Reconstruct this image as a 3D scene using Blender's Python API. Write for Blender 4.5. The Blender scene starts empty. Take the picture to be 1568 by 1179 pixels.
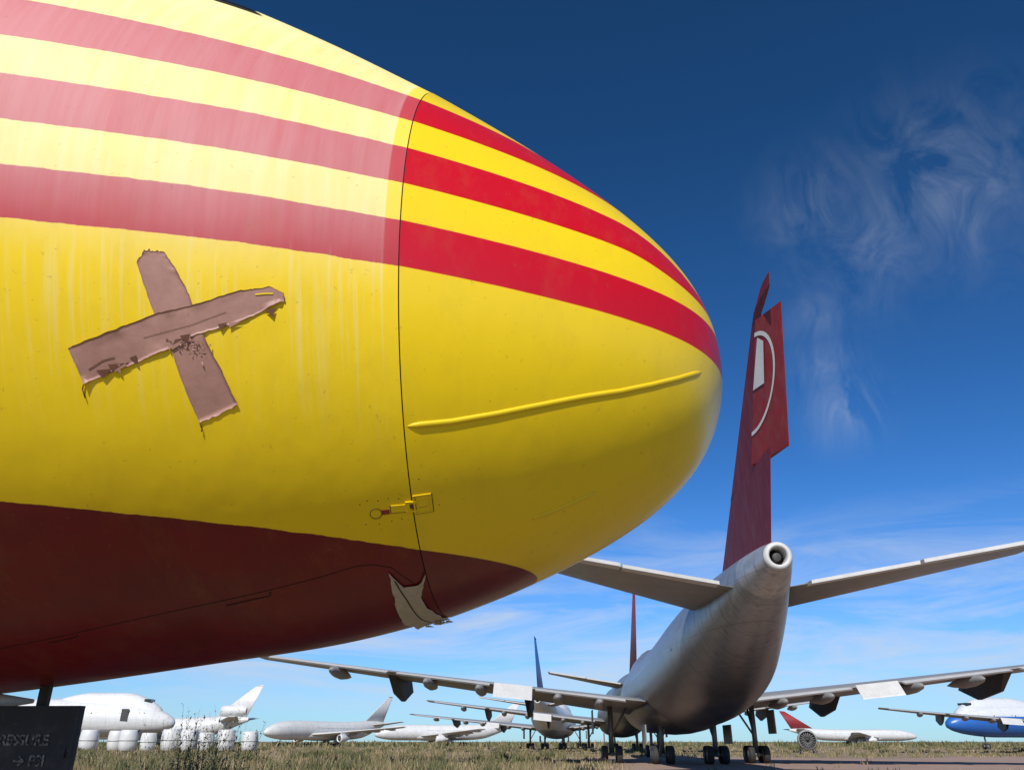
import bpy, math, random
import numpy as np
from mathutils import Vector, Matrix
random.seed(7); rng=np.random.default_rng(7)
sc=bpy.context.scene
sc.view_settings.view_transform='Standard'; sc.view_settings.look='None'; sc.view_settings.exposure=0
COL=sc.collection
# ---------------- materials
def new_mat(name):
    m=bpy.data.materials.new(name); m.use_nodes=True
    nt=m.node_tree; b=nt.nodes['Principled BSDF']; return m,nt,b
def N(nt,t,**k):
    n=nt.nodes.new(t)
    for a,v in k.items(): setattr(n,a,v)
    return n
def mix(nt,fac,a,b,blend='MIX'):
    n=N(nt,'ShaderNodeMix',data_type='RGBA',blend_type=blend)
    for s,v in ((n.inputs[0],fac),(n.inputs[6],a),(n.inputs[7],b)):
        if isinstance(v,(int,float)): s.default_value=v
        elif isinstance(v,tuple): s.default_value=v if len(v)==4 else (*v,1)
        else: nt.links.new(v,s)
    return n.outputs[2]
def mth(nt,op,a,b=0.0,c=0.0,clamp=False):
    n=N(nt,'ShaderNodeMath',operation=op,use_clamp=clamp)
    for s,v in zip(n.inputs,(a,b,c)):
        if isinstance(v,(int,float)): s.default_value=v
        else: nt.links.new(v,s)
    return n.outputs[0]
def ramp01(nt,v,lo,hi):
    n=N(nt,'ShaderNodeMapRange'); n.clamp=True
    n.inputs[1].default_value=lo; n.inputs[2].default_value=hi
    nt.links.new(v,n.inputs[0]); return n.outputs[0]
def noise(nt,vec,scale,detail=4,rough=.55,dist=0):
    n=N(nt,'ShaderNodeTexNoise'); n.inputs['Scale'].default_value=scale
    n.inputs['Detail'].default_value=detail; n.inputs['Roughness'].default_value=rough
    n.inputs['Distortion'].default_value=dist
    if vec is not None: nt.links.new(vec,n.inputs['Vector'])
    return n.outputs['Fac']
def mapping(nt,vec,scale=(1,1,1),rot=(0,0,0)):
    n=N(nt,'ShaderNodeMapping'); n.inputs['Scale'].default_value=scale; n.inputs['Rotation'].default_value=rot
    nt.links.new(vec,n.inputs['Vector']); return n.outputs[0]
def objco(nt): return N(nt,'ShaderNodeTexCoord').outputs['Object']
def bump(nt,b,h,strength,dist):
    n=N(nt,'ShaderNodeBump'); n.inputs['Strength'].default_value=strength; n.inputs['Distance'].default_value=dist
    nt.links.new(h,n.inputs['Height']); nt.links.new(n.outputs[0],b.inputs['Normal'])
def paint(name,col,rough=.4,metal=0,dirt=.25,scale=1.2,coat=0):
    m,nt,b=new_mat(name); co=objco(nt)
    f=ramp01(nt,noise(nt,co,scale,4,.65),.35,.75)
    f2=ramp01(nt,noise(nt,mapping(nt,co,(3,1,.3)),scale*2,3),.45,.8)
    c=mix(nt,mth(nt,'MULTIPLY',f,dirt),col,tuple(x*.45 for x in col))
    c=mix(nt,mth(nt,'MULTIPLY',f2,dirt*.6),c,(.22,.2,.17))
    nt.links.new(c,b.inputs['Base Color'])
    b.inputs['Roughness'].default_value=rough; b.inputs['Metallic'].default_value=metal
    b.inputs['Coat Weight'].default_value=coat
    return m
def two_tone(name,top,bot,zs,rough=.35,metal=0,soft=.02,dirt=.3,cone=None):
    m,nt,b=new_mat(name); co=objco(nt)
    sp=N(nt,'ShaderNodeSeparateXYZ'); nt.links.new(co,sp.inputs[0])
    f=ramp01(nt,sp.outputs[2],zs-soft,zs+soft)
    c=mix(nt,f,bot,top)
    if cone: c=mix(nt,mth(nt,'SUBTRACT',1,ramp01(nt,mth(nt,'ADD',sp.outputs[1],mth(nt,'MULTIPLY',sp.outputs[2],-.6)),-2.2,-2.0)),c,cone)
    d=ramp01(nt,noise(nt,mapping(nt,co,(1,.5,2)),1.1,5,.65),.4,.8)
    c=mix(nt,mth(nt,'MULTIPLY',d,dirt),c,(.2,.19,.17))
    d2=ramp01(nt,noise(nt,mapping(nt,co,(1.5,2.5,.35)),1.3,5,.7),.5,.72)
    c=mix(nt,mth(nt,'MULTIPLY',d2,dirt),c,(.07,.065,.06))
    fr=mth(nt,'FRACT',mth(nt,'MULTIPLY',sp.outputs[1],.37)); pl=mth(nt,'LESS_THAN',fr,.012)
    fr2=mth(nt,'FRACT',mth(nt,'MULTIPLY',sp.outputs[2],.62)); pl=mth(nt,'MAXIMUM',pl,mth(nt,'LESS_THAN',fr2,.014))
    c=mix(nt,mth(nt,'MULTIPLY',pl,.45),c,(.06,.06,.06))
    nt.links.new(c,b.inputs['Base Color']); b.inputs['Roughness'].default_value=rough; b.inputs['Metallic'].default_value=metal
    return m
M={}
M['white']=paint('white_paint',(.64,.64,.62),.4,0,.3,.5)
M['silver']=two_tone('silver_skin_shaded_belly',(.32,.335,.34),(.10,.09,.08),5.4,.36,.45,1.5,.6,(.5,.5,.49))  # lower colour paints in the belly's shade and dark ground reflection
M['wing']=paint('wing_grey',(.30,.295,.28),.5,.05,.4)
M['wingl']=paint('light_wing_grey',(.6,.59,.56),.45,.0,.25)
M['fin']=paint('dark_red_fin',(.19,.011,.020),.6,0,.35)
M['rud']=paint('red_rudder',(.25,.014,.02),.55,0,.3)
M['fin'].node_tree.nodes['Principled BSDF'].inputs['Specular IOR Level'].default_value=.3
M['dark']=paint('black_parts',(.04,.038,.036),.6,0,.2)
M['tyre']=paint('tyre_rubber',(.025,.025,.025),.8,0,.2)
M['strut']=paint('gear_grey',(.2,.2,.19),.5,.3,.4)
M['glass']=paint('window_glass',(.02,.03,.03),.08,0,0)
M['blue']=paint('blue_fin',(.015,.13,.48),.45,0,.1)
M['whiteblue']=two_tone('white_over_blue',(.6,.62,.64),(.015,.12,.45),6.3,.35,dirt=.12)
M['whitegrey']=two_tone('white_over_grey',(.68,.68,.66),(.42,.42,.42),3.6,.4,dirt=.2)
M['inner']=paint('inner_dark',(.01,.01,.01),.9,0,0)
# ---------------- mesh builder
class MB:
    def __init__(s): s.v=[];s.f=[];s.m=[];s.mats=[];s.sm=[]
    def add(s,v,f,mat,smooth=True):
        o=len(s.v); s.v+= [tuple(p) for p in v]
        if mat not in s.mats: s.mats.append(mat)
        k=s.mats.index(mat)
        for q in f: s.f.append(tuple(i+o for i in q)); s.m.append(k); s.sm.append(smooth)
    def build(s,name,parent=None):
        me=bpy.data.meshes.new(name); me.from_pydata(s.v,[],s.f)
        for m in s.mats: me.materials.append(m)
        me.polygons.foreach_set('material_index',s.m); me.polygons.foreach_set('use_smooth',s.sm)
        me.update(); o=bpy.data.objects.new(name,me); COL.objects.link(o)
        if parent: o.parent=parent
        return o
def loft(rings,closed=True,cap0=False,cap1=False):
    n=len(rings[0]); v=[p for r in rings for p in r]; f=[]
    for i in range(len(rings)-1):
        for j in range(n if closed else n-1):
            k=(j+1)%n; f.append((i*n+j,i*n+k,(i+1)*n+k,(i+1)*n+j))
    if cap0: f.append(tuple(range(n-1,-1,-1)))
    if cap1: f.append(tuple((len(rings)-1)*n+j for j in range(n)))
    return v,f
def lathe(prof,org,axis,n=24,cap=True):
    a=Vector(axis).normalized(); u=a.orthogonal().normalized(); w=a.cross(u); o=Vector(org)
    rings=[[o+a*x+(u*math.cos(t)+w*math.sin(t))*r for t in [2*math.pi*j/n for j in range(n)]] for r,x in prof]
    return loft(rings,True,cap,cap)
def tube(p,q,r,n=10,r2=None):
    p=Vector(p);q=Vector(q); return lathe([(r,0),(r if r2 is None else r2,(q-p).length)],p,q-p,n)
def box(c,s):
    x,y,z=c;a,b,d=[k/2 for k in s]
    v=[(x+i*a,y+j*b,z+k*d) for i in(-1,1) for j in(-1,1) for k in(-1,1)]
    return v,[(0,1,3,2),(4,6,7,5),(0,4,5,1),(2,3,7,6),(0,2,6,4),(1,5,7,3)]
AF=[0,.02,.07,.15,.3,.5,.7,.88,1]
def afz(c): return (2.97*math.sqrt(c)-1.26*c-3.52*c*c+2.84*c**3-1.015*c**4)
def wing_rings(st,sg=1,vert=False):
    rings=[]
    for x,le,te,z,th in st:
        up=[];lo=[]
        for c in AF:
            t=le+(te-le)*c; h=afz(c)*th*.5+.012
            if vert: up.append((h,t,z));lo.append((-h,t,z))
            else: up.append((x*sg,t,z+h));lo.append((x*sg,t,z-h*.8))
        rings.append(up+lo[::-1][:])
    return rings
def wheel(mb,c,r,w,axis=(1,0,0)):
    a=Vector(axis);o=Vector(c)-a*w/2
    mb.add(*lathe([(r*.55,0.0),(r*.85,0),(r*.97,w*.15),(r,w*.5),(r*.97,w*.85),(r*.85,w),(r*.55,w)],o,a,20),M['tyre'])
    mb.add(*lathe([(r*.2,-.02),(r*.5,.0),(r*.5,w),(r*.2,w+.02)],o,a,16),M['strut'])
def bogie(mb,x,t,ztop,r=.62):
    for dy in (-.75,.75):
        for dx in (-.55,.55): wheel(mb,(x+dx,t+dy,r),r,.44)
        mb.add(*tube((x-.6,t+dy,r),(x+.6,t+dy,r),.09),M['strut'])
    mb.add(*tube((x,t-.9,r),(x,t+.9,r),.14),M['strut'])
    mb.add(*tube((x,t,r),(x,t,ztop),.2),M['strut'])
    mb.add(*tube((x,t,ztop*.45),(x,t+1.8,ztop),.09),M['strut'])
    mb.add(*tube((x,t,ztop*.45),(x*.75,t,ztop),.08),M['strut'])
SEC=[(0,8.5,.6,.6),(.8,8.4,.8,.78),(3,8.1,1.25,1.2),(6,7.6,1.85,1.75),(10,6.95,2.55,2.4),(14,6.3,3.05,2.95),(18,5.95,3.25,3.2),(23,5.7,3.3,3.3),(28,5.6,3.3,3.3),(40,5.6,3.3,3.25),(54,5.6,3.3,3.25),(59,5.5,3.15,3.1),(63,5.3,2.6,2.65),(66,5.05,1.85,1.9),(67.8,4.85,1.05,1.1),(68.5,4.75,.45,.45),(68.65,4.73,.05,.05)]
ST=np.array(SEC)
def sec(t): return [float(np.interp(t,ST[:,0],ST[:,k])) for k in (1,2,3)]
def herm(xs,ys,x):
    xs=np.array(xs,float);ys=np.array(ys,float)
    m=np.gradient(ys,xs); i=int(np.clip(np.searchsorted(xs,x)-1,0,len(xs)-2))
    h=xs[i+1]-xs[i];s=(x-xs[i])/h; s=min(max(s,0),1)
    return (2*s**3-3*s*s+1)*ys[i]+(s**3-2*s*s+s)*h*m[i]+(-2*s**3+3*s*s)*ys[i+1]+(s**3-s*s)*h*m[i+1]
def airliner(name,loc,heading,body,finm,wingm,scale=(1,1,1),hump=True,engines=None,rudder=None,logo=False,pylons=True,tail_engine=False,doors=(),windows=True,n=40):
    root=bpy.data.objects.new(name,None); COL.objects.link(root)
    root.location=loc; root.rotation_euler=(0,0,-math.radians(heading)); root.scale=scale
    mb=MB(); ts=list(np.arange(0,64,1.0))+[64,65,66,66.8,67.4,67.9,68.3,68.55,68.65]
    rings=[]
    for t in ts:
        zc,rz,rx=[herm(ST[:,0],ST[:,k],t) for k in (1,2,3)]; rz=max(rz,.04);rx=max(rx,.04)
        rings.append([(rx*math.cos(a),t,zc+rz*math.sin(a)) for a in [2*math.pi*j/n for j in range(n)]])
    mb.add(*loft(rings,True,False,True),body)
    if hump:
        rings=[]
        for t in np.linspace(42,66.3,30):
            k=(t-42)/24.3; e=min(1,math.sin(min(k/.45,1)*math.pi/2))*math.sqrt(max(0,1-max(0,(k-.72)/.29)**2))
            zc=7.0-(max(0,k-.72)*4.5)
            rings.append([(2.15*(.3+.7*e)*math.cos(a),t,zc+max(.05,3.1*e)*math.sin(a)) for a in [2*math.pi*j/24 for j in range(24)]])
        mb.add(*loft(rings,True,True,True),body)
        mb.add(*box((0,63.2,8.75),(2.6,1.2,.45)),M['glass'],False)
    else:
        mb.add(*box((0,65.2,6.35),(2.0,1.3,.42)),M['glass'],False)
    rings=[]
    for t in np.linspace(26,50,16):
        k=math.sin((t-26)/24*math.pi)**.5 if 26<t<50 else 0
        rings.append([(3.6*(.5+.5*k)*math.cos(a),t,3.9+(1.1+.8*k)*math.sin(a)) for a in [2*math.pi*j/24 for j in range(24)]])
    mb.add(*loft(rings,True,True,True),body)
    mb.build('fuselage',root)
    mb=MB(); mb.add(*lathe([(.6,0),(.585,-.09),(.52,-.17),(.44,-.2),(.38,-.16),(.36,.0),(.34,.5)],(0,0,8.5),(0,1,0),28,False),M['wingl'])
    mb.add(*lathe([(.36,.45),(.01,.46)],(0,0,8.5),(0,1,0),24,True),M['inner'])
    mb.add(*lathe([(.15,.1),(.19,.12),(.19,.4)],(0,0,8.5),(0,1,0),16,True),M['dark']); mb.build('tail_exhaust',root)
    mb=MB(); W=[(2.0,48,30,4.1,1.5),(5,44.5,29.3,4.35,1.35),(12.5,38.3,27.3,5.1,.95),(21,31.6,24.4,5.95,.6),(29.8,24.9,20.9,6.85,.3)]
    for sg in (1,-1): mb.add(*loft(wing_rings(W,sg),True,True,True),wingm)
    Wn=np.array(W)
    for sg in (1,-1):
        for x0,x1 in ((4.6,11.1),(14.3,20.6),(21.2,28.6)):
            t0=float(np.interp(x0,Wn[:,0],Wn[:,2]));t1=float(np.interp(x1,Wn[:,0],Wn[:,2]))
            z0=float(np.interp(x0,Wn[:,0],Wn[:,3]));z1=float(np.interp(x1,Wn[:,0],Wn[:,3]))
            v=[(x0*sg,t0+.3,z0+.06),(x1*sg,t1+.3,z1+.06),(x1*sg,t1-.5,z1-.1),(x0*sg,t0-.7,z0-.14)]
            v+=[(a,b+.1,c-.09) for a,b,c in v]
            mb.add(v,[(0,1,2,3),(7,6,5,4),(0,4,5,1),(1,5,6,2),(2,6,7,3),(3,7,4,0)],M['wingl'],False)
        for x in (6.5,9.5,15,18.5,24.5):
            te=float(np.interp(x,Wn[:,0],Wn[:,2])); z=float(np.interp(x,Wn[:,0],Wn[:,3]))
            mb.add(*lathe([(.02,-1.6),(.22,-1.1),(.36,0),(.38,1.5),(.2,3.2),(.02,4.2)],(x*sg,te,z-.46),(0,1,-.02),14),wingm)
        x0,x1=11.3,14.0
        te=27.0;z=5.1
        v=[(x0*sg,te+.2,z),(x1*sg,te-.4,z+.25),(x1*sg,te-1.4,z-.65),(x0*sg,te-.9,z-.9)]
        v+=[(a,b-.05,c-.08) for a,b,c in v]
        mb.add(v,[(0,1,2,3),(7,6,5,4),(0,4,5,1),(1,5,6,2),(2,6,7,3),(3,7,4,0)],M['wingl'],False)
        if pylons:
            for x,t0 in ((12,36),(21.3,28.5)):
                z=float(np.interp(x,Wn[:,0],Wn[:,3]))
                y0,y1=t0-2.5,t0+5
                v=[]
                for h in (-.3,.3):
                    v+=[(x*sg+h,y0,z),(x*sg+h,y1-1,z),(x*sg+h,y1,z-.9),(x*sg+h*.5,y1-2.5,z-1.7),(x*sg+h*.3,y0+1.5,z-1.3)]
                mb.add(v,[(0,1,2,3,4),(9,8,7,6,5)]+[(i,(i+1)%5+0,(i+1)%5+5,i+5)[::-1] for i in range(5)],M['dark'],False)
        if engines:
            for x in engines:
                z=float(np.interp(x,Wn[:,0],Wn[:,3]))-2.2; le=float(np.interp(x,Wn[:,0],Wn[:,1]))
                mb.add(*lathe([(.35,-3.6),(.6,-2.6),(1.05,-2.0),(1.3,-.5),(1.38,1.2),(1.25,2),(1.1,2.05),(1.0,1.5)],(x*sg,le,z),(0,1,0),24,False),body)
                mb.add(*lathe([(1.02,1.4),(.3,1.5),(.02,1.9)],(x*sg,le,z),(0,1,0),24,True),M['dark'])
                mb.add(*box((x*sg,le-1.2,z+1.7),(.35,4.5,1.2)),body,False)
    mb.build('wings',root)
    mb=MB(); S=[(.6,11.5,3.6,7.75,.75),(11.1,3.3,.4,9.15,.28)]
    for sg in (1,-1):
        mb.add(*loft(wing_rings(S,sg),True,True,True),wingm)
        for x0,x1 in ((2.0,6.3),(6.4,10.9)):
            te=lambda x:3.6+(x-.6)/10.5*(.4-3.6)
            zz=lambda x:7.75+(x-.6)/10.5*1.4
            v=[(x0*sg,te(x0)+.4,zz(x0)+.075),(x1*sg,te(x1)+.4,zz(x1)+.06),(x1*sg,te(x1)-.45,zz(x1)+.03),(x0*sg,te(x0)-.6,zz(x0)+.04)]
            v+=[(a,b,c-.15) for a,b,c in v]
            mb.add(v,[(0,1,2,3),(7,6,5,4),(0,4,5,1),(1,5,6,2),(2,6,7,3),(3,7,4,0)],M['wingl'],False)
    mb.build('horizontal_stabiliser',root)
    mb=MB()
    def LE(z): return 13.5+(z-8.8)/(19.3-8.8)*(-1.9-13.5)
    def TE(z): return 1.0+(z-8.8)/(19.3-8.8)*(-4.6-1.0)
    def HG(z): return 4.6+(z-8.8)/(19.3-8.8)*(-3.1-4.6)
    th=lambda z:.5*(1-(z-8.4)/14)
    zs=[8.4,12.9] if rudder else [8.4,19.0]
    F1=[(0,LE(z),TE(z),z,th(z)) for z in zs]
    mb.add(*loft(wing_rings(F1,1,True),True,True,True),finm,not rudder)
    if rudder:
        F2=[(0,LE(z),HG(z)-.15,z,th(z)) for z in (12.905,18.5)]+[(0,LE(18.9)-.3,TE(19.1),18.85,.3),(0,LE(19.3)-1.2,TE(19.4),19.35,.12)]
        mb.add(*loft(wing_rings(F2,1,True),True,True,True),finm,False)
    else:
        F3=[(0,LE(19)-.01,TE(19),19.01,.3),(0,LE(19.3)-1.4,TE(19.3),19.3,.1)]
        mb.add(*loft(wing_rings(F3,1,True),True,True,True),finm)
    if tail_engine:
        mb.add(*lathe([(1.0,-5),(1.5,-3),(1.75,2),(1.7,4.5),(1.5,4.6),(1.4,3.5)],(0,6,11.2),(0,1,0),24,False),body)
        mb.add(*lathe([(1.45,3.8),(.02,4)],(0,6,11.2),(0,1,0),24,True),M['dark'])
    mb.build('fin',root)
    if rudder:
        mb=MB(); dfl=math.radians(rudder)
        cs=math.cos(dfl);sn=math.sin(dfl)
        def rp(z,c,off): return (c*sn+off*cs, HG(z)-c*cs, z)
        rows=[12.95,14.5,16,17.4,18.3]
        rings=[]
        for z in rows:
            L=HG(z)-TE(z)
            rings.append([rp(z,0,.22),rp(z,L*.5,.13),rp(z,L,.02),rp(z,L,-.02),rp(z,L*.5,-.13),rp(z,0,-.22)])
        mb.add(*loft(rings,True,True,True),M['rud'],False)
        if logo:
            wm=M['white']; v=[];f=[]; zc=15.95; K=26
            for i in range(K+1):
                a=-math.pi/2+math.pi*i/K
                for r in (1.74,1.89):
                    z=zc+r*math.sin(a); c=max(.02,r*math.cos(a)*.85)
                    L=HG(z)-TE(z); off=-.225+.2*min(1,c/L)-.012
                    c=min(c,L*.98); v.append(rp(z,c,off-.02))
            for i in range(K): f.append((2*i,2*i+1,2*i+3,2*i+2))
            mb.add(v,f,wm,False)
            v=[rp(17.6,.25,-.24),rp(17.3,.75,-.22),rp(15.75,.9,-.2),rp(15.75,.05,-.26)]
            mb.add(v,[(0,1,2,3)],wm,False)
        mb.build('rudder',root)
    mb=MB()
    for sg in (1,-1):
        bogie(mb,5.5*sg,34.5,4.1); bogie(mb,1.95*sg,31.5,3.2)
        mb.add(*box((6.9*sg,34.5,2.9),(.08,2.4,1.7)),wingm,False)
        mb.add(*box((3.1*sg,32.5,2.0),(.08,3.2,1.3)),wingm,False)
    for dx in (-.45,.45): wheel(mb,(dx,60,.6),.6,.38)
    mb.add(*tube((0,60,.6),(0,60,3),.16),M['strut']); mb.add(*tube((-.5,60,.6),(.5,60,.6),.08),M['strut'])
    mb.build('landing_gear',root)
    if windows:
        mb=MB()
        for sg in (1,-1):
            for t in np.arange(14,64,.85):
                zc,rz,rx=sec(t); z=6.35
                s=(z-zc)/rz
                if abs(s)>.95: continue
                x=rx*math.sqrt(1-s*s)+.02
                v=[(x*sg,t-.13,z-.18),(x*sg,t+.13,z-.18),((x-.05)*sg,t+.13,z+.18),((x-.05)*sg,t-.13,z+.18)]
                mb.add(v,[(0,1,2,3)],M['glass'],False)
            for t in doors:
                zc,rz,rx=sec(t); x=rx-.05
                mb.add(*box((x*sg,t,6.1),(.3,1.3,2.1)),M['dark'],False)
        mb.build('windows',root)
    return root
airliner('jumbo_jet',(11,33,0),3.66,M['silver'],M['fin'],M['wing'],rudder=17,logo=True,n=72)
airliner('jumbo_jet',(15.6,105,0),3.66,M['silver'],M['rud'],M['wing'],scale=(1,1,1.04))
airliner('jumbo_jet',(4.7,158,0),8,M['whitegrey'],M['blue'],M['wing'])
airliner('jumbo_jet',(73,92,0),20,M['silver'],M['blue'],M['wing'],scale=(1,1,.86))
airliner('jumbo_jet',(157.5,196,0),-103,M['whiteblue'],M['blue'],M['wing'],engines=None)
airliner('jumbo_jet',(-133,160,0),85,M['whitegrey'],M['white'],M['wingl'],doors=(50,60))
airliner('trijet_airliner',(-80,262,0),-88,M['white'],M['white'],M['wingl'],scale=(.88,.8,.9),hump=False,tail_engine=True,engines=(12,),pylons=False)
airliner('twin_engine_airliner',(-46,312,0),-146,M['white'],M['white'],M['wingl'],scale=(.85,.79,.86),hump=False,engines=(12,),pylons=False)
airliner('twin_engine_airliner',(0,345,0),-105,M['white'],M['white'],M['wingl'],scale=(.85,.79,.84),hump=False,engines=(12,),pylons=False)
airliner('twin_engine_airliner',(128,400,0),88,M['white'],M['rud'],M['wingl'],scale=(.85,.86,.75),hump=False,engines=(12,),pylons=False)
# ---------------- cargo airplane nose (main subject)
CP=Vector((-.335,4.03,3.47)); ALPHA=math.radians(4.5)
cargo=bpy.data.objects.new('cargo_airplane',None); COL.objects.link(cargo); cargo.location=CP; cargo.rotation_euler=(0,0,-ALPHA)
KU=[-50,-46,-40,-32,-20,-9,-8,-5,-2.5,-1.25,-.5,0]
KR=[.3,1.1,2.2,2.82,2.82,2.82,2.8,2.55,2.14,1.84,1.60,1.40]
KZ=[2.9,2.4,1.5,.9,.9,.9,.88,.67,.37,.22,.085,0]
def prof(u):
    if u>=0:
        d=max(1.46-u,0); r=math.sqrt(d*(1.342+.5*math.exp(-d/.3))); return r,-.15*u+.02*u*u
    return herm(KU,KR,u),herm(KU,KZ,u)
def surf(u,phi,off=0):
    r,zc=prof(u); r+=off
    return (u,-r*math.cos(phi),zc+r*math.sin(phi))
def sd_(u,deg,off=0): return surf(u,math.radians(deg),off)
def body_mesh(name,us,mat):
    n=256; mb=MB(); rings=[[surf(u,2*math.pi*j/n) for j in range(n)] for u in us]
    mb.add(*loft(rings),mat); return mb.build(name,cargo)
def livery(name,faded):
    m,nt,b=new_mat(name); co=objco(nt)
    sp=N(nt,'ShaderNodeSeparateXYZ'); nt.links.new(co,sp.inputs[0]); u,z=sp.outputs[0],sp.outputs[2]
    q=mth(nt,'MAXIMUM',mth(nt,'SUBTRACT',u,.9),0); q=mth(nt,'MULTIPLY',mth(nt,'MULTIPLY',q,q),1.2)
    ze=mth(nt,'ADD',z,mth(nt,'MULTIPLY',q,ramp01(nt,z,-.05,.15)))
    rag=noise(nt,co,9 if faded else 2,4,.7)
    ze=mth(nt,'ADD',ze,mth(nt,'MULTIPLY',mth(nt,'SUBTRACT',rag,.5),.016 if faded else .006))
    e=.0015; red=None
    for lo,hi in ((.53,.78),(.115,.325),(-.27,-.07)):
        k=mth(nt,'MULTIPLY',ramp01(nt,ze,lo-e,lo+e),mth(nt,'SUBTRACT',1,ramp01(nt,ze,hi-e,hi+e)))
        red=k if red is None else mth(nt,'ADD',red,k)
    zm=mth(nt,'ADD',z,mth(nt,'MULTIPLY',u,.05)) if faded else z
    if faded: zm=mth(nt,'ADD',zm,mth(nt,'MULTIPLY',mth(nt,'SUBTRACT',rag,.5),.012))
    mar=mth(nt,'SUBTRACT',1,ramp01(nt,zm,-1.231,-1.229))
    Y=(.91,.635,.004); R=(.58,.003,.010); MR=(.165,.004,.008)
    if faded:
        st=noise(nt,mapping(nt,co,(14,.9,.7)),1.6,4,.7)
        big=noise(nt,mapping(nt,co,(1.2,1,.6)),1.3,3,.6)
        fz=ramp01(nt,z,-.42,-.05)
        near=mth(nt,'SUBTRACT',1,ramp01(nt,u,-.062,-.055))
        f=mth(nt,'MULTIPLY',fz,mth(nt,'ADD',.64,mth(nt,'MULTIPLY',ramp01(nt,st,.35,.7),.26)))
        f=mth(nt,'ADD',f,mth(nt,'MULTIPLY',mth(nt,'SUBTRACT',big,.5),.5),clamp=True)
        f=mth(nt,'MULTIPLY',f,mth(nt,'ADD',.2,mth(nt,'MULTIPLY',near,.8)))
        st2=noise(nt,mapping(nt,co,(30,1.2,.8)),1.5,3,.6)
        run=mth(nt,'MULTIPLY',ramp01(nt,st2,.50,.72),ramp01(nt,z,-.95,-.3))
        run=mth(nt,'MULTIPLY',run,mth(nt,'MULTIPLY',near,.5))
        f=mth(nt,'MAXIMUM',mth(nt,'MULTIPLY',f,ramp01(nt,z,-.9,-.2)),run)
        yel=mix(nt,f,Y,(.85,.77,.40)); rd=mix(nt,mth(nt,'MULTIPLY',f,1.0),(.48,.015,.03),(.57,.225,.225))
    else:
        yel=Y; rd=R
    c=mix(nt,red,yel,rd)
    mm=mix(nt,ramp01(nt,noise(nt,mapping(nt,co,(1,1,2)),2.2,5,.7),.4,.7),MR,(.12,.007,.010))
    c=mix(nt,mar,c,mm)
    g=ramp01(nt,noise(nt,co,38,2,.6),.68,.74)
    c=mix(nt,mth(nt,'MULTIPLY',g,.25),c,(.25,.12,.03))
    g2=ramp01(nt,noise(nt,mapping(nt,co,(2,1,1)),3,5,.75),.5,.8)
    c=mix(nt,mth(nt,'MULTIPLY',g2,.14),c,(.3,.2,.05))
    nt.links.new(c,b.inputs['Base Color'])
    b.inputs['Roughness'].default_value=.34
    if faded:
        rr=mix(nt,mar,(.62,.62,.62),(.34,.34,.34)); nt.links.new(rr,b.inputs['Roughness']); b.inputs['Specular IOR Level'].default_value=.42
    else:
        b.inputs['Coat Weight'].default_value=.12; b.inputs['Coat Roughness'].default_value=.15
    h=noise(nt,mapping(nt,co,(1.6,1,1)),1.8,3,.5)
    bump(nt,b,h,.5,.02 if faded else .016)
    return m
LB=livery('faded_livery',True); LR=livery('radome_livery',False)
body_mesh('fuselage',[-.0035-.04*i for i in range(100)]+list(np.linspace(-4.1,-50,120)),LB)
body_mesh('radome',[1.4599-1.4584*(i/90)**2 for i in range(91)],LR)
YEL=paint('yellow_fitting',(.88,.61,.005),.4,0,.1,8,.1)
SEAM=paint('seam_gap',(.012,.01,.008),.8,0,0)
mb=MB(); mb.add(*loft([[surf(u,2*math.pi*j/256,-.006) for j in range(256)] for u in (-.02,.01,.02)]),SEAM); mb.build('radome_seam',cargo)
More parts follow.
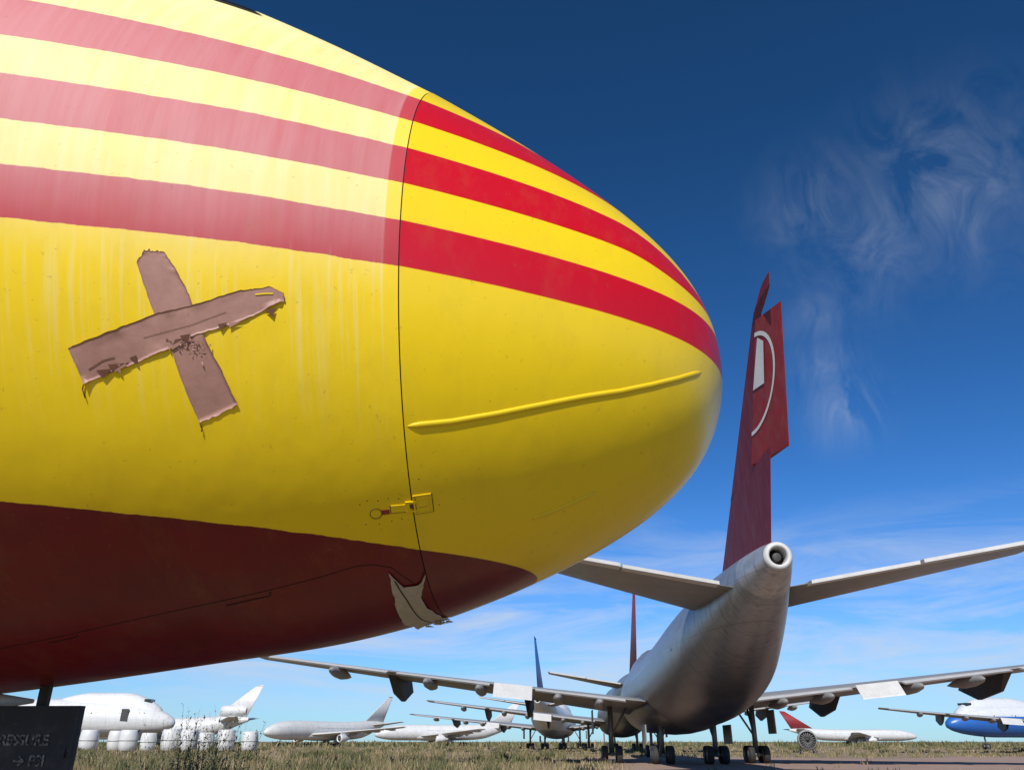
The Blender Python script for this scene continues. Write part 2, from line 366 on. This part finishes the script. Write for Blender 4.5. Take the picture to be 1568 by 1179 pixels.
# tape patches
TAPE,nt,b=new_mat('brown_pink_tape'); co=objco(nt)
c=mix(nt,ramp01(nt,noise(nt,co,9,5,.7),.35,.7),(.36,.185,.14),(.44,.24,.185)); c=mix(nt,mth(nt,'MULTIPLY',ramp01(nt,noise(nt,mapping(nt,co,(30,10,10)),3,4,.7),.62,.74),.45),c,(.16,.06,.03))
nt.links.new(c,b.inputs['Base Color']); b.inputs['Roughness'].default_value=.55; bump(nt,b,noise(nt,co,30,4,.6),.3,.003)
GT=paint('grey_tape',(.5,.46,.40),.5,0,.4,9)
def resample(P,M_):
    P=np.array(P,float); x=np.linspace(0,len(P)-1,M_); return np.stack([np.interp(x,np.arange(len(P)),P[:,k]) for k in (0,1)],1)
def strip(mb,L,R,mat,off=.006,Mn=46,Nn=10,jit=.004,notch=0,curl=.012,seed=0,smooth=False,rnd=.0012):
    rg=np.random.default_rng(seed)
    A=resample(L,Mn);B=resample(R,Mn)
    ja=np.cumsum(rg.normal(0,jit*.45,Mn));ja-=np.linspace(ja[0],ja[-1],Mn); jb=np.cumsum(rg.normal(0,jit*.45,Mn));jb-=np.linspace(jb[0],jb[-1],Mn)
    dirn=(B-A); ln=np.hypot(dirn[:,0],np.radians(dirn[:,1])*1.6)[:,None]+1e-5
    A=A-dirn/ln*ja[:,None]*1.0; B=B+dirn/ln*jb[:,None]*1.0
    ca=np.clip(np.interp(np.arange(Mn),np.arange(0,Mn+6,4),rg.uniform(-1.3,1,len(np.arange(0,Mn+6,4)))),0,1)*curl
    cb=np.clip(np.interp(np.arange(Mn),np.arange(0,Mn+6,4),rg.uniform(-1.0,1,len(np.arange(0,Mn+6,4)))),0,1)*curl
    v=[];f=[]
    for i in range(Mn):
        for j in range(Nn+1):
            s=j/Nn; p=A[i]*(1-s)+B[i]*s; end=min(i,Mn-1-i)
            o=off+rg.uniform(0,rnd)+ca[i]*max(0,1-s*4)+cb[i]*max(0,1-(1-s)*4)
            if end<2: o+=curl*.35*(2-end)/2
            ph=p[1]
            if i in (0,Mn-1): ph+=rg.uniform(-.25,.25)
            if notch: ph+=-notch*(1-abs(2*s-1))*max(0,1-i/6)
            v.append(sd_(p[0],ph,o))
    w=Nn+1
    for i in range(Mn-1):
        for j in range(Nn): a=i*w+j; f.append((a,a+1,a+w+1,a+w))
    rim=[j for j in range(w)]+[i*w+Nn for i in range(1,Mn)]+[(Mn-1)*w+j for j in range(Nn-1,-1,-1)]+[i*w for i in range(Mn-2,0,-1)]
    base=len(v)
    for k in rim:
        x,y,z=v[k]; r,zc=prof(x); d=math.hypot(y,z-zc); q=max((d-.0025)/d,(r+.001)/d); q=min(q,1); v.append((x,y*q,zc+(z-zc)*q))
    n=len(rim)
    for k in range(n): f.append((rim[k],rim[(k+1)%n],base+(k+1)%n,base+k))
    mb.add(v,f,mat,smooth)
mb=MB()
strip(mb,[(-.875,-16.5),(-.905,-18.2),(-.85,-23.3),(-.79,-28.7),(-.72,-37.3)],[(-.81,-16.3),(-.765,-18.2),(-.72,-21.4),(-.67,-26.5),(-.58,-34.7)],TAPE,.003,60,12,.0022,seed=3,smooth=True,rnd=.0003,curl=.005)
strip(mb,[(-1.13,-29.2),(-.97,-26.7),(-.85,-24.3),(-.72,-22.3),(-.55,-19.1),(-.46,-18.0),(-.405,-18.9)],[(-1.09,-33.2),(-.90,-30.3),(-.79,-28.3),(-.69,-26.2),(-.55,-23.8),(-.43,-20.9),(-.40,-19.8)],TAPE,.0055,70,12,.003,seed=5,curl=.009,smooth=True,rnd=.0004)
SH=paint('torn_backing',(.14,.05,.02),.7,0,.3,30)
for k in range(40):
    u0=random.gauss(-.73,.035); p0=random.gauss(-27.6,.7) ; a=random.uniform(0,6.28); l=random.uniform(.006,.018)
    P=[Vector(sd_(u0,p0,.009)),Vector(sd_(u0+l*math.cos(a),p0+l*20*math.sin(a),.011+random.uniform(0,.004))),Vector(sd_(u0+.006,p0+.2,.008))]
    mb.add(P,[(0,1,2)],SH if k%2 else TAPE,False)
for k in range(14):
    s=random.random(); u0=-1.1+.65*s; p0=-33.2+11.5*s+random.uniform(-.3,.3)
    P=[Vector(sd_(u0,p0+.5,.008)),Vector(sd_(u0+random.uniform(.02,.06),p0+.9,.009)),Vector(sd_(u0+random.uniform(-.01,.03),p0-random.uniform(.1,.4),.009))]
    mb.add(P,[(0,1,2)],TAPE if k%2 else SH,False)
for q in ([(-1.09,-33),(-1.10,-34),(-1.095,-35)],[(-.72,-37.2),(-.715,-38),(-.718,-38.4)],[(-1.13,-29.3),(-1.12,-30.2),(-1.115,-30.9)]):
    pts=[sd_(u,p,.005) for u,p in q]
    for a_,b_ in zip(pts[:-1],pts[1:]): mb.add(*tube(a_,b_,.0022,5),SH)
def line(mb,P,w,mat,off=.0012,Mn=80):
    P=resample(P,Mn); pts=[Vector(sd_(u,p,off)) for u,p in P]; v=[];f=[]
    for i,q in enumerate(pts):
        d=(pts[min(i+1,Mn-1)]-pts[max(i-1,0)]).normalized(); u=q.x; r,zc=prof(u); nrm=Vector((0,q.y,q.z-zc)).normalized(); s=d.cross(nrm)*w/2
        v+=[q+s,q-s]
    for i in range(Mn-1): f.append((2*i,2*i+1,2*i+3,2*i+2))
    mb.add(v,f,mat,False)
line(mb,[(-1.07,-31.6),(-1.02,-30.4),(-.98,-29.9)],.004,SH,.0075,20)
line(mb,[(-.50,-19.7),(-.46,-19.3),(-.44,-19.2)],.006,YEL,.0085,12)
line(mb,[(-.88,-27.2),(-.72,-24.9),(-.6,-22.6)],.002,SH,.0075,30)
mb.build('tape_cross',cargo)
mb=MB()
strip(mb,[(-.145,-65.8),(-.165,-76),(-.175,-88),(-.17,-99)],[(.002,-67.5),(-.05,-76),(-.03,-86),(.005,-97.5)],GT,.006,40,10,.004,notch=8,seed=9)
for k in range(14):
    u0=random.uniform(-.12,0);p0=random.uniform(-99,-93)
    mb.add([sd_(u0,p0,.012),sd_(u0+.03,p0-1,.03),sd_(u0-.01,p0-2,.02)],[(0,1,2)],GT,False)
line(mb,[(-.135,-67),(-.11,-76),(-.10,-88),(-.08,-95)],.006,SEAM,.0085,20)
mb.build('seam_tape',cargo)
def ridge(P,rad,mat,name):
    P=resample(P,60); mb=MB(); rings=[]
    for i,(u,p) in enumerate(P):
        e=min(1,min(i,59-i)/2+.25); rings.append([sd_(u,p+math.degrees(rad*e*1.5*math.cos(a)/max(.4,prof(u)[0])),rad*e*max(0,math.sin(a))*1.0-.001) for a in [2*math.pi*j/10 for j in range(10)]])
    mb.add(*loft(rings,True,True,True),mat); mb.build(name,cargo)
ridge([(.012,-37.0),(.18,-36.4),(.35,-35.2),(.54,-33.5),(.73,-31.7),(.88,-30.5),(1.02,-28.7),(1.15,-26.4),(1.28,-22.9)],.009,YEL,'lightning_strip')
ridge([(.47,-60.8),(.60,-60.2),(.75,-58.9)],.008,YEL,'lower_lightning_strip')
mb=MB()
line(mb,[(-2.6,-75),(-1.83,-72.8),(-1.53,-71.4),(-1.12,-68.8),(-.67,-65.8),(-.39,-63.9),(-.27,-62.9),(-.20,-63.2),(-.13,-64.8),(-.05,-71.5)],.004,SEAM)
line(mb,[(-.83,-68.2),(-.72,-67.4),(-.64,-67.0),(-.63,-66.0)],.006,SEAM,.002,20)
line(mb,[(-1.62,-72.8),(-1.5,-72.2),(-1.48,-71.6)],.006,SEAM,.002,20)
line(mb,[(-2.1,-20),(-2.1,-60)],.003,SEAM)
mb.build('panel_lines',cargo)
def patch(mb,u0,u1,p0,p1,off,mat,k=4):
    v=[];f=[]
    for i in range(k+1):
        for j in range(k+1): v.append(sd_(u0+(u1-u0)*i/k,p0+(p1-p0)*j/k,off))
    for i in range(k):
        for j in range(k): a=i*(k+1)+j; f.append((a,a+1,a+k+2,a+k+1))
    rim=[i*(k+1) for i in range(k+1)]+[k*(k+1)+j for j in range(1,k+1)]+[i*(k+1)+k for i in range(k-1,-1,-1)]+[j for j in range(k-1,0,-1)]
    b0=len(v)
    for q in rim:
        x,y,z=v[q]; r,zc=prof(x); d=math.hypot(y,z-zc); s=(r-.002)/d; v.append((x,y*s,zc+(z-zc)*s))
    n=len(rim)
    for q in range(n): f.append((rim[q],rim[(q+1)%n],b0+(q+1)%n,b0+q))
    mb.add(v,f,mat,False)
def dome(mb,u,p,r,mat,h=.5):
    o=Vector(sd_(u,p,-.001)); rr,zc=prof(u); nrm=Vector((.35,o.y/rr,(o.z-zc)/rr)).normalized()
    mb.add(*lathe([(r,0),(r*.85,r*h*.6),(r*.4,r*h),(.0005,r*h*1.1)],o,nrm,8,False),mat)
mb=MB()
DK=paint('latch_shadow_steel',(.12,.08,.02),.5,.3,.3,20)
patch(mb,-.085,-.012,-51.0,-52.4,.003,LR)
patch(mb,.004,.075,-49.4,-49.65,.004,YEL); patch(mb,.004,.075,-52.8,-53.05,.004,YEL); patch(mb,.068,.075,-49.65,-52.8,.004,YEL); patch(mb,.004,.011,-49.65,-52.8,.004,YEL)
patch(mb,.022,.056,-50.5,-51.8,.003,LR)
patch(mb,-.028,.016,-50.5,-50.9,.005,YEL); patch(mb,-.028,.016,-52.2,-52.6,.005,YEL)
patch(mb,-.012,.005,-51.1,-51.9,.0025,DK)
for a_,b_ in (((.012,-49.5),(.012,-52.9)),((.078,-49.4),(.078,-53.1)),((.004,-53.15),(.078,-53.15)),((-.087,-51),(-.087,-52.5)),((-.087,-52.5),(-.012,-52.5)),((.022,-51.85),(.056,-51.85))): line(mb,[a_,b_],.003,DK,.0018,8)
patch(mb,-.125,-.092,-51.7,-52.6,.002,paint('latch_red',(.3,.03,.01),.5,0,.3,20))
o=Vector(sd_(-.145,-52.3,.001)); nrm=Vector((.3,o.y,o.z-prof(-.145)[1])).normalized()
mb.add(*lathe([(.022,0),(.024,.002),(.026,.0)],o,nrm,24,False),DK)
for q in ((-.2,-50.3),(-.17,-49.7),(-.13,-49.9),(-.09,-49.6),(-.19,-54.2),(-.14,-54.4),(-.09,-54.1),(-.05,-49.8),(-.05,-53.9),(.035,-46.4),(.1,-52)): dome(mb,q[0],q[1],.0042,DK,.3)
mb.build('radome_latch',cargo)
mb=MB()
for k in range(24):
    dome(mb,-.97,-33-k*.62,.003,YEL,.3); dome(mb,-.50,-32-k*.7,.003,YEL,.3)
mb.build('rivets',cargo)
mb=MB()
for sgn in (0,1):
    L=[(-1.0,37.8),(-1.75,38.5)];R=[(-.79,42.0),(-1.40,64)]
    for (l,r,mt,of) in ((L,R,SEAM,.004),([(-1.02,39.0),(-1.72,40)],[(-.83,43.0),(-1.39,62)],M['glass'],.008)):
        A=resample(l,12);B=resample(r,12); v=[];f=[]
        for i in range(12):
            for j in range(9):
                p=A[i]*(1-j/8)+B[i]*j/8; ph=p[1] if not sgn else 180-p[1]; v.append(sd_(p[0],ph,of))
        for i in range(11):
            for j in range(8): a=i*9+j; f.append((a,a+1,a+10,a+9))
        mb.add(v,f,mt,True)
mb.build('windshield',cargo)
DOOR,nt,b=new_mat('worn_black_door'); co=objco(nt)
c=mix(nt,ramp01(nt,noise(nt,co,5,5,.7),.5,.7),(.012,.011,.010),(.05,.04,.03))
c=mix(nt,mth(nt,'MULTIPLY',ramp01(nt,noise(nt,mapping(nt,co,(1,1,5)),9,5,.8),.6,.7),.6),c,(.10,.075,.05))
nt.links.new(c,b.inputs['Base Color']); b.inputs['Roughness'].default_value=.6
mb=MB()
mb.add(*box((-2.38,.03,-2.3),(1.22,.04,.98)),DOOR,False)
mb.add(*box((-1.785,.0,-2.3),(.03,.03,.96)),DOOR,False)
for z in (-2.02,-2.35,-2.6): mb.add(*box((-1.80,-.018,z),(.03,.012,.04)),DOOR,False)
for x in (-2.7,-2.0): mb.add(*box((x,.06,-1.775),(.05,.03,.13)),DOOR,False)
mb.build('nose_gear_door',cargo)
mb=MB(); mb.add(*lathe([(.01,-.3),(.03,-.2),(.04,.1),(.01,.3)],(-2.38,.1,-1.785),(1,0,0),12),M['wingl']); mb.build('drain_mast',cargo)
TXT,nt,b=new_mat('stencil_white'); co=objco(nt)
nt.links.new(mix(nt,ramp01(nt,noise(nt,co,26,5,.75),.44,.56),(.26,.24,.21),(.02,.018,.016)),b.inputs['Base Color']); b.inputs['Roughness'].default_value=.7
for txt,x,z,s in (('TYRE PRESSURE',-1.895,-1.985,.066),('→ PSI',-1.895,-2.075,.066)):
    cv=bpy.data.curves.new('stencil_text','FONT'); cv.body=txt; cv.size=s; cv.align_x='RIGHT'; cv.extrude=.001; cv.offset=.0018
    to=bpy.data.objects.new('stencil_text',cv); COL.objects.link(to); to.parent=cargo; to.location=(x,.0065,z); to.rotation_euler=(math.radians(90),0,0)
    cv.materials.append(TXT)
mb=MB()
for dy in (-.22,.22): wheel(mb,(-3.6,dy,-3.47+.5),.5,.28,(0,1,0))
mb.add(*tube((-3.6,0,-2.97),(-3.5,0,-1.6),.09),M['strut']); mb.add(*tube((-3.6,-.3,-2.97),(-3.6,.3,-2.97),.06),M['strut'])
for sg in (1,-1):
    for dx in (-.7,.7):
        for dy in (-.45,.45): wheel(mb,(-22+dx,4.8*sg+dy,-2.87),.6,.4,(0,1,0))
    mb.add(*tube((-22.7,4.8*sg,-2.87),(-21.3,4.8*sg,-2.87),.12),M['strut']); mb.add(*tube((-22,4.8*sg,-2.87),(-22,4.8*sg,-.6),.17),M['strut'])
mb.build('landing_gear',cargo)
mb=MB()
for sg in (1,-1):
    rg=wing_rings([(1.5,-15,-24,-1.0,1.2),(7,-19,-24.5,-.5,.8),(22.4,-27.5,-30,.9,.25)],sg); mb.add(*loft([[(t,-x,z) for x,t,z in r] for r in rg],True,True,True),M['wingl'])
    rg=wing_rings([(.5,-42,-47.5,2.3,.5),(8,-46.5,-49,2.9,.2)],sg); mb.add(*loft([[(t,-x,z) for x,t,z in r] for r in rg],True,True,True),YEL)
rg=wing_rings([(0,-38,-47,3.0,.9),(0,-46,-50.5,11.5,.3)],1,True); mb.add(*loft([[(t,-x,z) for x,t,z in r] for r in rg],True,True,True),YEL)
mb.build('wings_and_tail',cargo)
# ---------------- ground
gm,nt,b=new_mat('dry_field'); co=objco(nt)
c=mix(nt,ramp01(nt,noise(nt,co,.05,5,.7),.4,.65),(.13,.11,.05),(.27,.195,.11))
c=mix(nt,ramp01(nt,noise(nt,co,1.5,5,.7),.4,.7),c,(.33,.235,.15)); nt.links.new(c,b.inputs['Base Color']); b.inputs['Roughness'].default_value=.95
mb=MB(); mb.add([(-6000,-3000,0),(6000,-3000,0),(6000,9000,0),(-6000,9000,0)],[(0,1,2,3)],gm,False); mb.build('ground')
tm,nt,b=new_mat('dirt_taxiway'); co=objco(nt)
c=mix(nt,ramp01(nt,noise(nt,mapping(nt,co,(.3,1,1)),.6,6,.7),.35,.7),(.36,.235,.175),(.26,.18,.14))
c=mix(nt,mth(nt,'MULTIPLY',ramp01(nt,noise(nt,co,6,4,.7),.55,.7),.6),c,(.42,.31,.23)); nt.links.new(c,b.inputs['Base Color']); b.inputs['Roughness'].default_value=.95
K=60
near=[(3.5+i/K*90,30+random.uniform(-.6,.6)) for i in range(K+1)]; far=[(7+i/K*110,92+6*math.sin(i*.3)+random.uniform(-1,1)) for i in range(K+1)]
v=[(x,y,.004) for x,y in near]+[(x,y,.004) for x,y in far]
mb=MB(); mb.add(v,[(i,i+1,K+2+i,K+1+i) for i in range(K)],tm,False); mb.build('taxiway')
def blades(name,P,H,Wd,nb,spread,mats,weights=None):
    n=len(P); k=n*nb
    base=np.repeat(P,nb,0)+np.stack([rng.normal(0,spread,k),rng.normal(0,spread,k),np.zeros(k)],1)
    h=np.repeat(H,nb)*rng.uniform(.45,1.1,k); w=np.repeat(Wd,nb); a=rng.uniform(0,6.28,k); le=rng.normal(0,.28,(k,2))*h[:,None]
    dx=np.stack([np.cos(a)*w,np.sin(a)*w,np.zeros(k)],1)
    mid=base+np.stack([le[:,0]*.35,le[:,1]*.35,h*.55],1); tip=base+np.stack([le[:,0],le[:,1],h],1)
    V=np.concatenate([base-dx/2,base+dx/2,mid-dx*.35,mid+dx*.35,tip]).astype(np.float32)
    i=np.arange(k)
    F=np.concatenate([np.stack([i,i+k,i+3*k],1),np.stack([i,i+3*k,i+2*k],1),np.stack([i+2*k,i+3*k,i+4*k],1)])
    me=bpy.data.meshes.new(name); me.vertices.add(len(V)); me.vertices.foreach_set('co',V.ravel())
    me.loops.add(F.size); me.loops.foreach_set('vertex_index',F.ravel().astype(np.int32))
    me.polygons.add(len(F)); me.polygons.foreach_set('loop_start',np.arange(0,F.size,3,dtype=np.int32))
    for m in mats: me.materials.append(m)
    if weights is None: mi=rng.integers(0,len(mats),k)
    else: mi=np.repeat(weights,nb); mi=np.where(rng.uniform(0,1,k)<.3,rng.integers(0,len(mats),k),mi)
    me.polygons.foreach_set('material_index',np.tile(mi,3).astype(np.int32))
    me.update(calc_edges=True); me.validate(); o=bpy.data.objects.new(name,me); COL.objects.link(o); return o
def leafm(name,a,bb):
    m,nt,b=new_mat(name); co=objco(nt); c=mix(nt,ramp01(nt,noise(nt,co,.35,3,.7),.35,.65),a,bb); nt.links.new(c,b.inputs['Base Color']); b.inputs['Roughness'].default_value=.8
    return m
G=[leafm('grass_green',(.075,.09,.03),(.12,.12,.045)),leafm('grass_olive',(.15,.13,.055),(.24,.19,.095)),leafm('grass_straw',(.40,.30,.17),(.30,.22,.125)),leafm('grass_dry_green',(.17,.15,.07),(.25,.20,.10))]
def field(n,f0,f1,a0,a1):
    F_=f0*(f1/f0)**rng.uniform(0,1,n); a=rng.uniform(a0,a1,n); return np.stack([a*F_,F_,np.zeros(n)],1)
P=field(13000,22,300,-.72,.8)
inside=(P[:,1]>30)&(P[:,1]<90+2*np.sin(P[:,0]))&(P[:,0]>4.5+(P[:,1]-30)*.065+1.2*np.sin(P[:,1]*.5))
nzv=np.sin(P[:,0]*.31+np.sin(P[:,1]*.17)*2)*np.sin(P[:,1]*.23)+.6*np.sin(P[:,0]*.9+P[:,1]*.6)
sel=(~inside & ((nzv>-.85)|(rng.uniform(0,1,len(P))<.4))) | (rng.uniform(0,1,len(P))<.012); P=P[sel]; nzv=nzv[sel]
clump=.6+.45*nzv
H=rng.uniform(.3,.66,len(P))*np.clip(.7+.5*clump,.4,1.6)*np.where(P[:,0]>3,.65,1); Wd=.012+P[:,1]*.0008
wt=np.where(nzv>.75,0,np.where(nzv>.15,3,np.where(nzv>-.35,1,2)))
blades('grass',P,H,Wd,9,.22,G,wt)
# scattered dark low shrubs in the field
P=field(70,32,200,-.6,.75); P=P[(P[:,0]<4)|(P[:,1]>96)]
P=np.repeat(P,16,0)+np.stack([rng.normal(0,.5,len(P)*16),rng.normal(0,.5,len(P)*16),np.zeros(len(P)*16)],1)
blades('low_scrub',P,rng.uniform(.5,.95,len(P)),.03+P[:,1]*.0009,12,.18,[G[0],G[3],G[0]])
def weeds(name,spots,seed):
    r=random.Random(seed); mb=MB(); g1=leafm(name+'_leaf',(.09,.11,.04),(.16,.16,.07)); g2=leafm(name+'_seed',(.3,.26,.15),(.2,.2,.09))
    for x,y,h in spots:
        for s in range(r.randint(4,7)):
            bx,by=x+r.gauss(0,.12),y+r.gauss(0,.12); lx,ly=r.gauss(0,.2),r.gauss(0,.2); hh=h*r.uniform(.65,1.05); prev=Vector((bx,by,0))
            for i in range(1,11):
                t=i/10; q=Vector((bx+lx*t*t,by+ly*t*t,hh*t)); mb.add(*tube(prev,q,.005*(1.2-t),5),g1)
                for l in range(7 if t>.25 else 2):
                    d=Vector((r.gauss(0,1),r.gauss(0,1),r.gauss(.5,.5))).normalized(); L_=r.uniform(.03,.09)*(1.25-t*.6); sd2=d.cross(Vector((0,0,1))).normalized()*L_*.17
                    c=prev.lerp(q,r.random()); mb.add([c,c+d*L_*.5+sd2,c+d*L_,c+d*L_*.5-sd2],[(0,1,2,3)],g2 if t>.7 and r.random()<.6 else g1,False)
                prev=q
    mb.build(name)
sp=[]
for k in range(52):
    y=random.uniform(9.5,15); a=random.choice([random.uniform(-.45,-.30),random.uniform(-.40,-.33),random.uniform(-.48,-.15)])
    top=1.5+y*(random.uniform(-.012,.042) if -.42<a<-.31 else random.uniform(-.03,-.010)); sp.append((a*y,y,top))
weeds('tall_weeds',sp,4)
P=field(2400,240,700,-.8,.95); blades('distant_shrubs',P,rng.uniform(.8,2.2,len(P)),.25+P[:,1]*.0012,7,.9,G[:1]+G[3:])
for k in range(9):
    x=-67+k*3.15+random.uniform(-.4,.4); y=139+random.uniform(-2,2); s=random.uniform(1.0,1.28)
    root=bpy.data.objects.new('engine_cowling',None); COL.objects.link(root); root.location=(x,y,0); root.scale=(s*.92,s*.92,s)
    mb=MB(); mb.add(*lathe([(1.0,.15),(1.15,.2),(1.28,.9),(1.3,1.8),(1.2,2.6),(1.1,2.75),(1.02,2.7),(.98,2.2),(1.0,1.0)],(0,0,0),(0,0,1),28,False),M['white'])
    mb.add(*lathe([(1.31,1.35),(1.33,1.4),(1.31,1.45)],(0,0,0),(0,0,1),28,False),M['strut']); mb.build('shell',root)
    mb=MB(); mb.add(*box((0,0,.08),(2.4,.2,.15)),M['dark'],False); mb.add(*box((0,0,.08),(.2,2.4,.14)),M['dark'],False); mb.build('pallet',root)
root=bpy.data.objects.new('jet_engine',None); COL.objects.link(root); root.location=(37.2,110,0); root.rotation_euler=(0,0,math.radians(-14))
mb=MB(); mb.add(*lathe([(1.0,-1.2),(1.12,-1.15),(1.2,-.6),(1.15,.3),(.8,.6),(.7,2.2),(.45,3),(.2,3.4)],(0,0,1.7),(0,1,0),28,False),M['wing'])
mb.add(*lathe([(1.0,-1.1),(.98,-.9),(.35,-.8),(.02,-1.3)],(0,0,1.7),(0,1,0),28,False),M['dark'])
for i in range(18):
    a=2*math.pi*i/18; mb.add(*tube((.3*math.cos(a),-1.0,1.7+.3*math.sin(a)),(.95*math.cos(a),-.95,1.7+.95*math.sin(a)),.05,5),M['strut'])
mb.build('core',root)
mb=MB()
for x in (-.8,.8):
    mb.add(*box((x,.8,.35),(.15,3.4,.15)),M['strut'],False)
    for y in (-.7,2.2): mb.add(*tube((x,y,.3),(x*.9,y,1.3),.07),M['strut']); wheel(mb,(x,y,.2),.2,.12)
mb.build('stand',root)
# ---------------- world
w=bpy.data.worlds.new('World'); sc.world=w; w.use_nodes=True; nt=w.node_tree
bg=nt.nodes['Background']; sky=N(nt,'ShaderNodeTexSky',sky_type='NISHITA')
EL=math.radians(38); AZ=math.radians(180+13)
sky.sun_disc=False; sky.sun_elevation=EL; sky.sun_rotation=AZ; sky.altitude=1200; sky.air_density=1; sky.dust_density=.4; sky.ozone_density=2
sp=N(nt,'ShaderNodeSeparateColor'); nt.links.new(sky.outputs[0],sp.inputs[0]); cb=N(nt,'ShaderNodeCombineColor')
for i,(k,p) in enumerate(((.50,1.40),(.93,1.29),(1.50,1.42))):
    x=mth(nt,'POWER',mth(nt,'MULTIPLY',sp.outputs[i],.1),p); nt.links.new(mth(nt,'MULTIPLY',x,k*10),cb.inputs[i])
gen=N(nt,'ShaderNodeTexCoord').outputs['Generated']
sz=N(nt,'ShaderNodeSeparateXYZ'); nt.links.new(gen,sz.inputs[0]); Z=sz.outputs[2]
def spot(d,r,g):
    n=N(nt,'ShaderNodeVectorMath',operation='DISTANCE'); nt.links.new(gen,n.inputs[0]); n.inputs[1].default_value=d
    q=mth(nt,'SUBTRACT',1,ramp01(nt,n.outputs['Value'],0,r)); return mth(nt,'MULTIPLY',mth(nt,'MULTIPLY',q,q),g)
msk=None
for d,r,g in (((.385,.853,.352),.075,1.4),((.365,.84,.40),.07,.8),((.355,.82,.45),.07,.6),((.468,.698,.542),.17,.8),((.345,.751,.562),.10,.8),((.40,.76,.51),.14,.6)):
    q=spot(d,r,g); msk=q if msk is None else mth(nt,'MAXIMUM',msk,q)
nz=noise(nt,mapping(nt,gen,(16,16,6),(0.5,.95,.3)),1.2,6,.6,.9)
wf=mth(nt,'MULTIPLY',mth(nt,'MULTIPLY',ramp01(nt,nz,.38,.80),msk),.46)
nz2=noise(nt,mapping(nt,gen,(2.4,2.4,14)),1.6,6,.62,.7)
hz=mth(nt,'MULTIPLY',ramp01(nt,Z,.01,.07),mth(nt,'SUBTRACT',1,ramp01(nt,Z,.13,.26)))
hf=mth(nt,'MULTIPLY',mth(nt,'MULTIPLY',ramp01(nt,nz2,.38,.64),hz),.72)
hb=mth(nt,'SUBTRACT',1,ramp01(nt,Z,0,.32)); hb=mth(nt,'MULTIPLY',mth(nt,'MULTIPLY',hb,hb),.45)
c=mix(nt,hb,cb.outputs[0],(4.2,5.3,6.8))
c=mix(nt,mth(nt,'MAXIMUM',wf,hf),c,(5.9,6.7,7.8))
nt.links.new(c,bg.inputs[0]); bg.inputs[1].default_value=.1
sdv=Vector((math.cos(EL)*math.sin(AZ),math.cos(EL)*math.cos(AZ),math.sin(EL)))
L=bpy.data.lights.new('sun','SUN'); L.energy=4.8; L.angle=math.radians(.5); L.color=(1,.96,.9)
lo=bpy.data.objects.new('sun',L); COL.objects.link(lo); lo.rotation_euler=sdv.to_track_quat('Z','Y').to_euler(); lo.location=(0,-10,40)
# ---------------- camera
cam=bpy.data.cameras.new('camera'); cam.lens=28; cam.sensor_width=36; cam.clip_end=20000; cam.clip_start=.05
cobj=bpy.data.objects.new('camera',cam); COL.objects.link(cobj); cobj.location=(0,0,1.5); cobj.rotation_euler=(math.radians(90+24.1),0,0); sc.camera=cobj
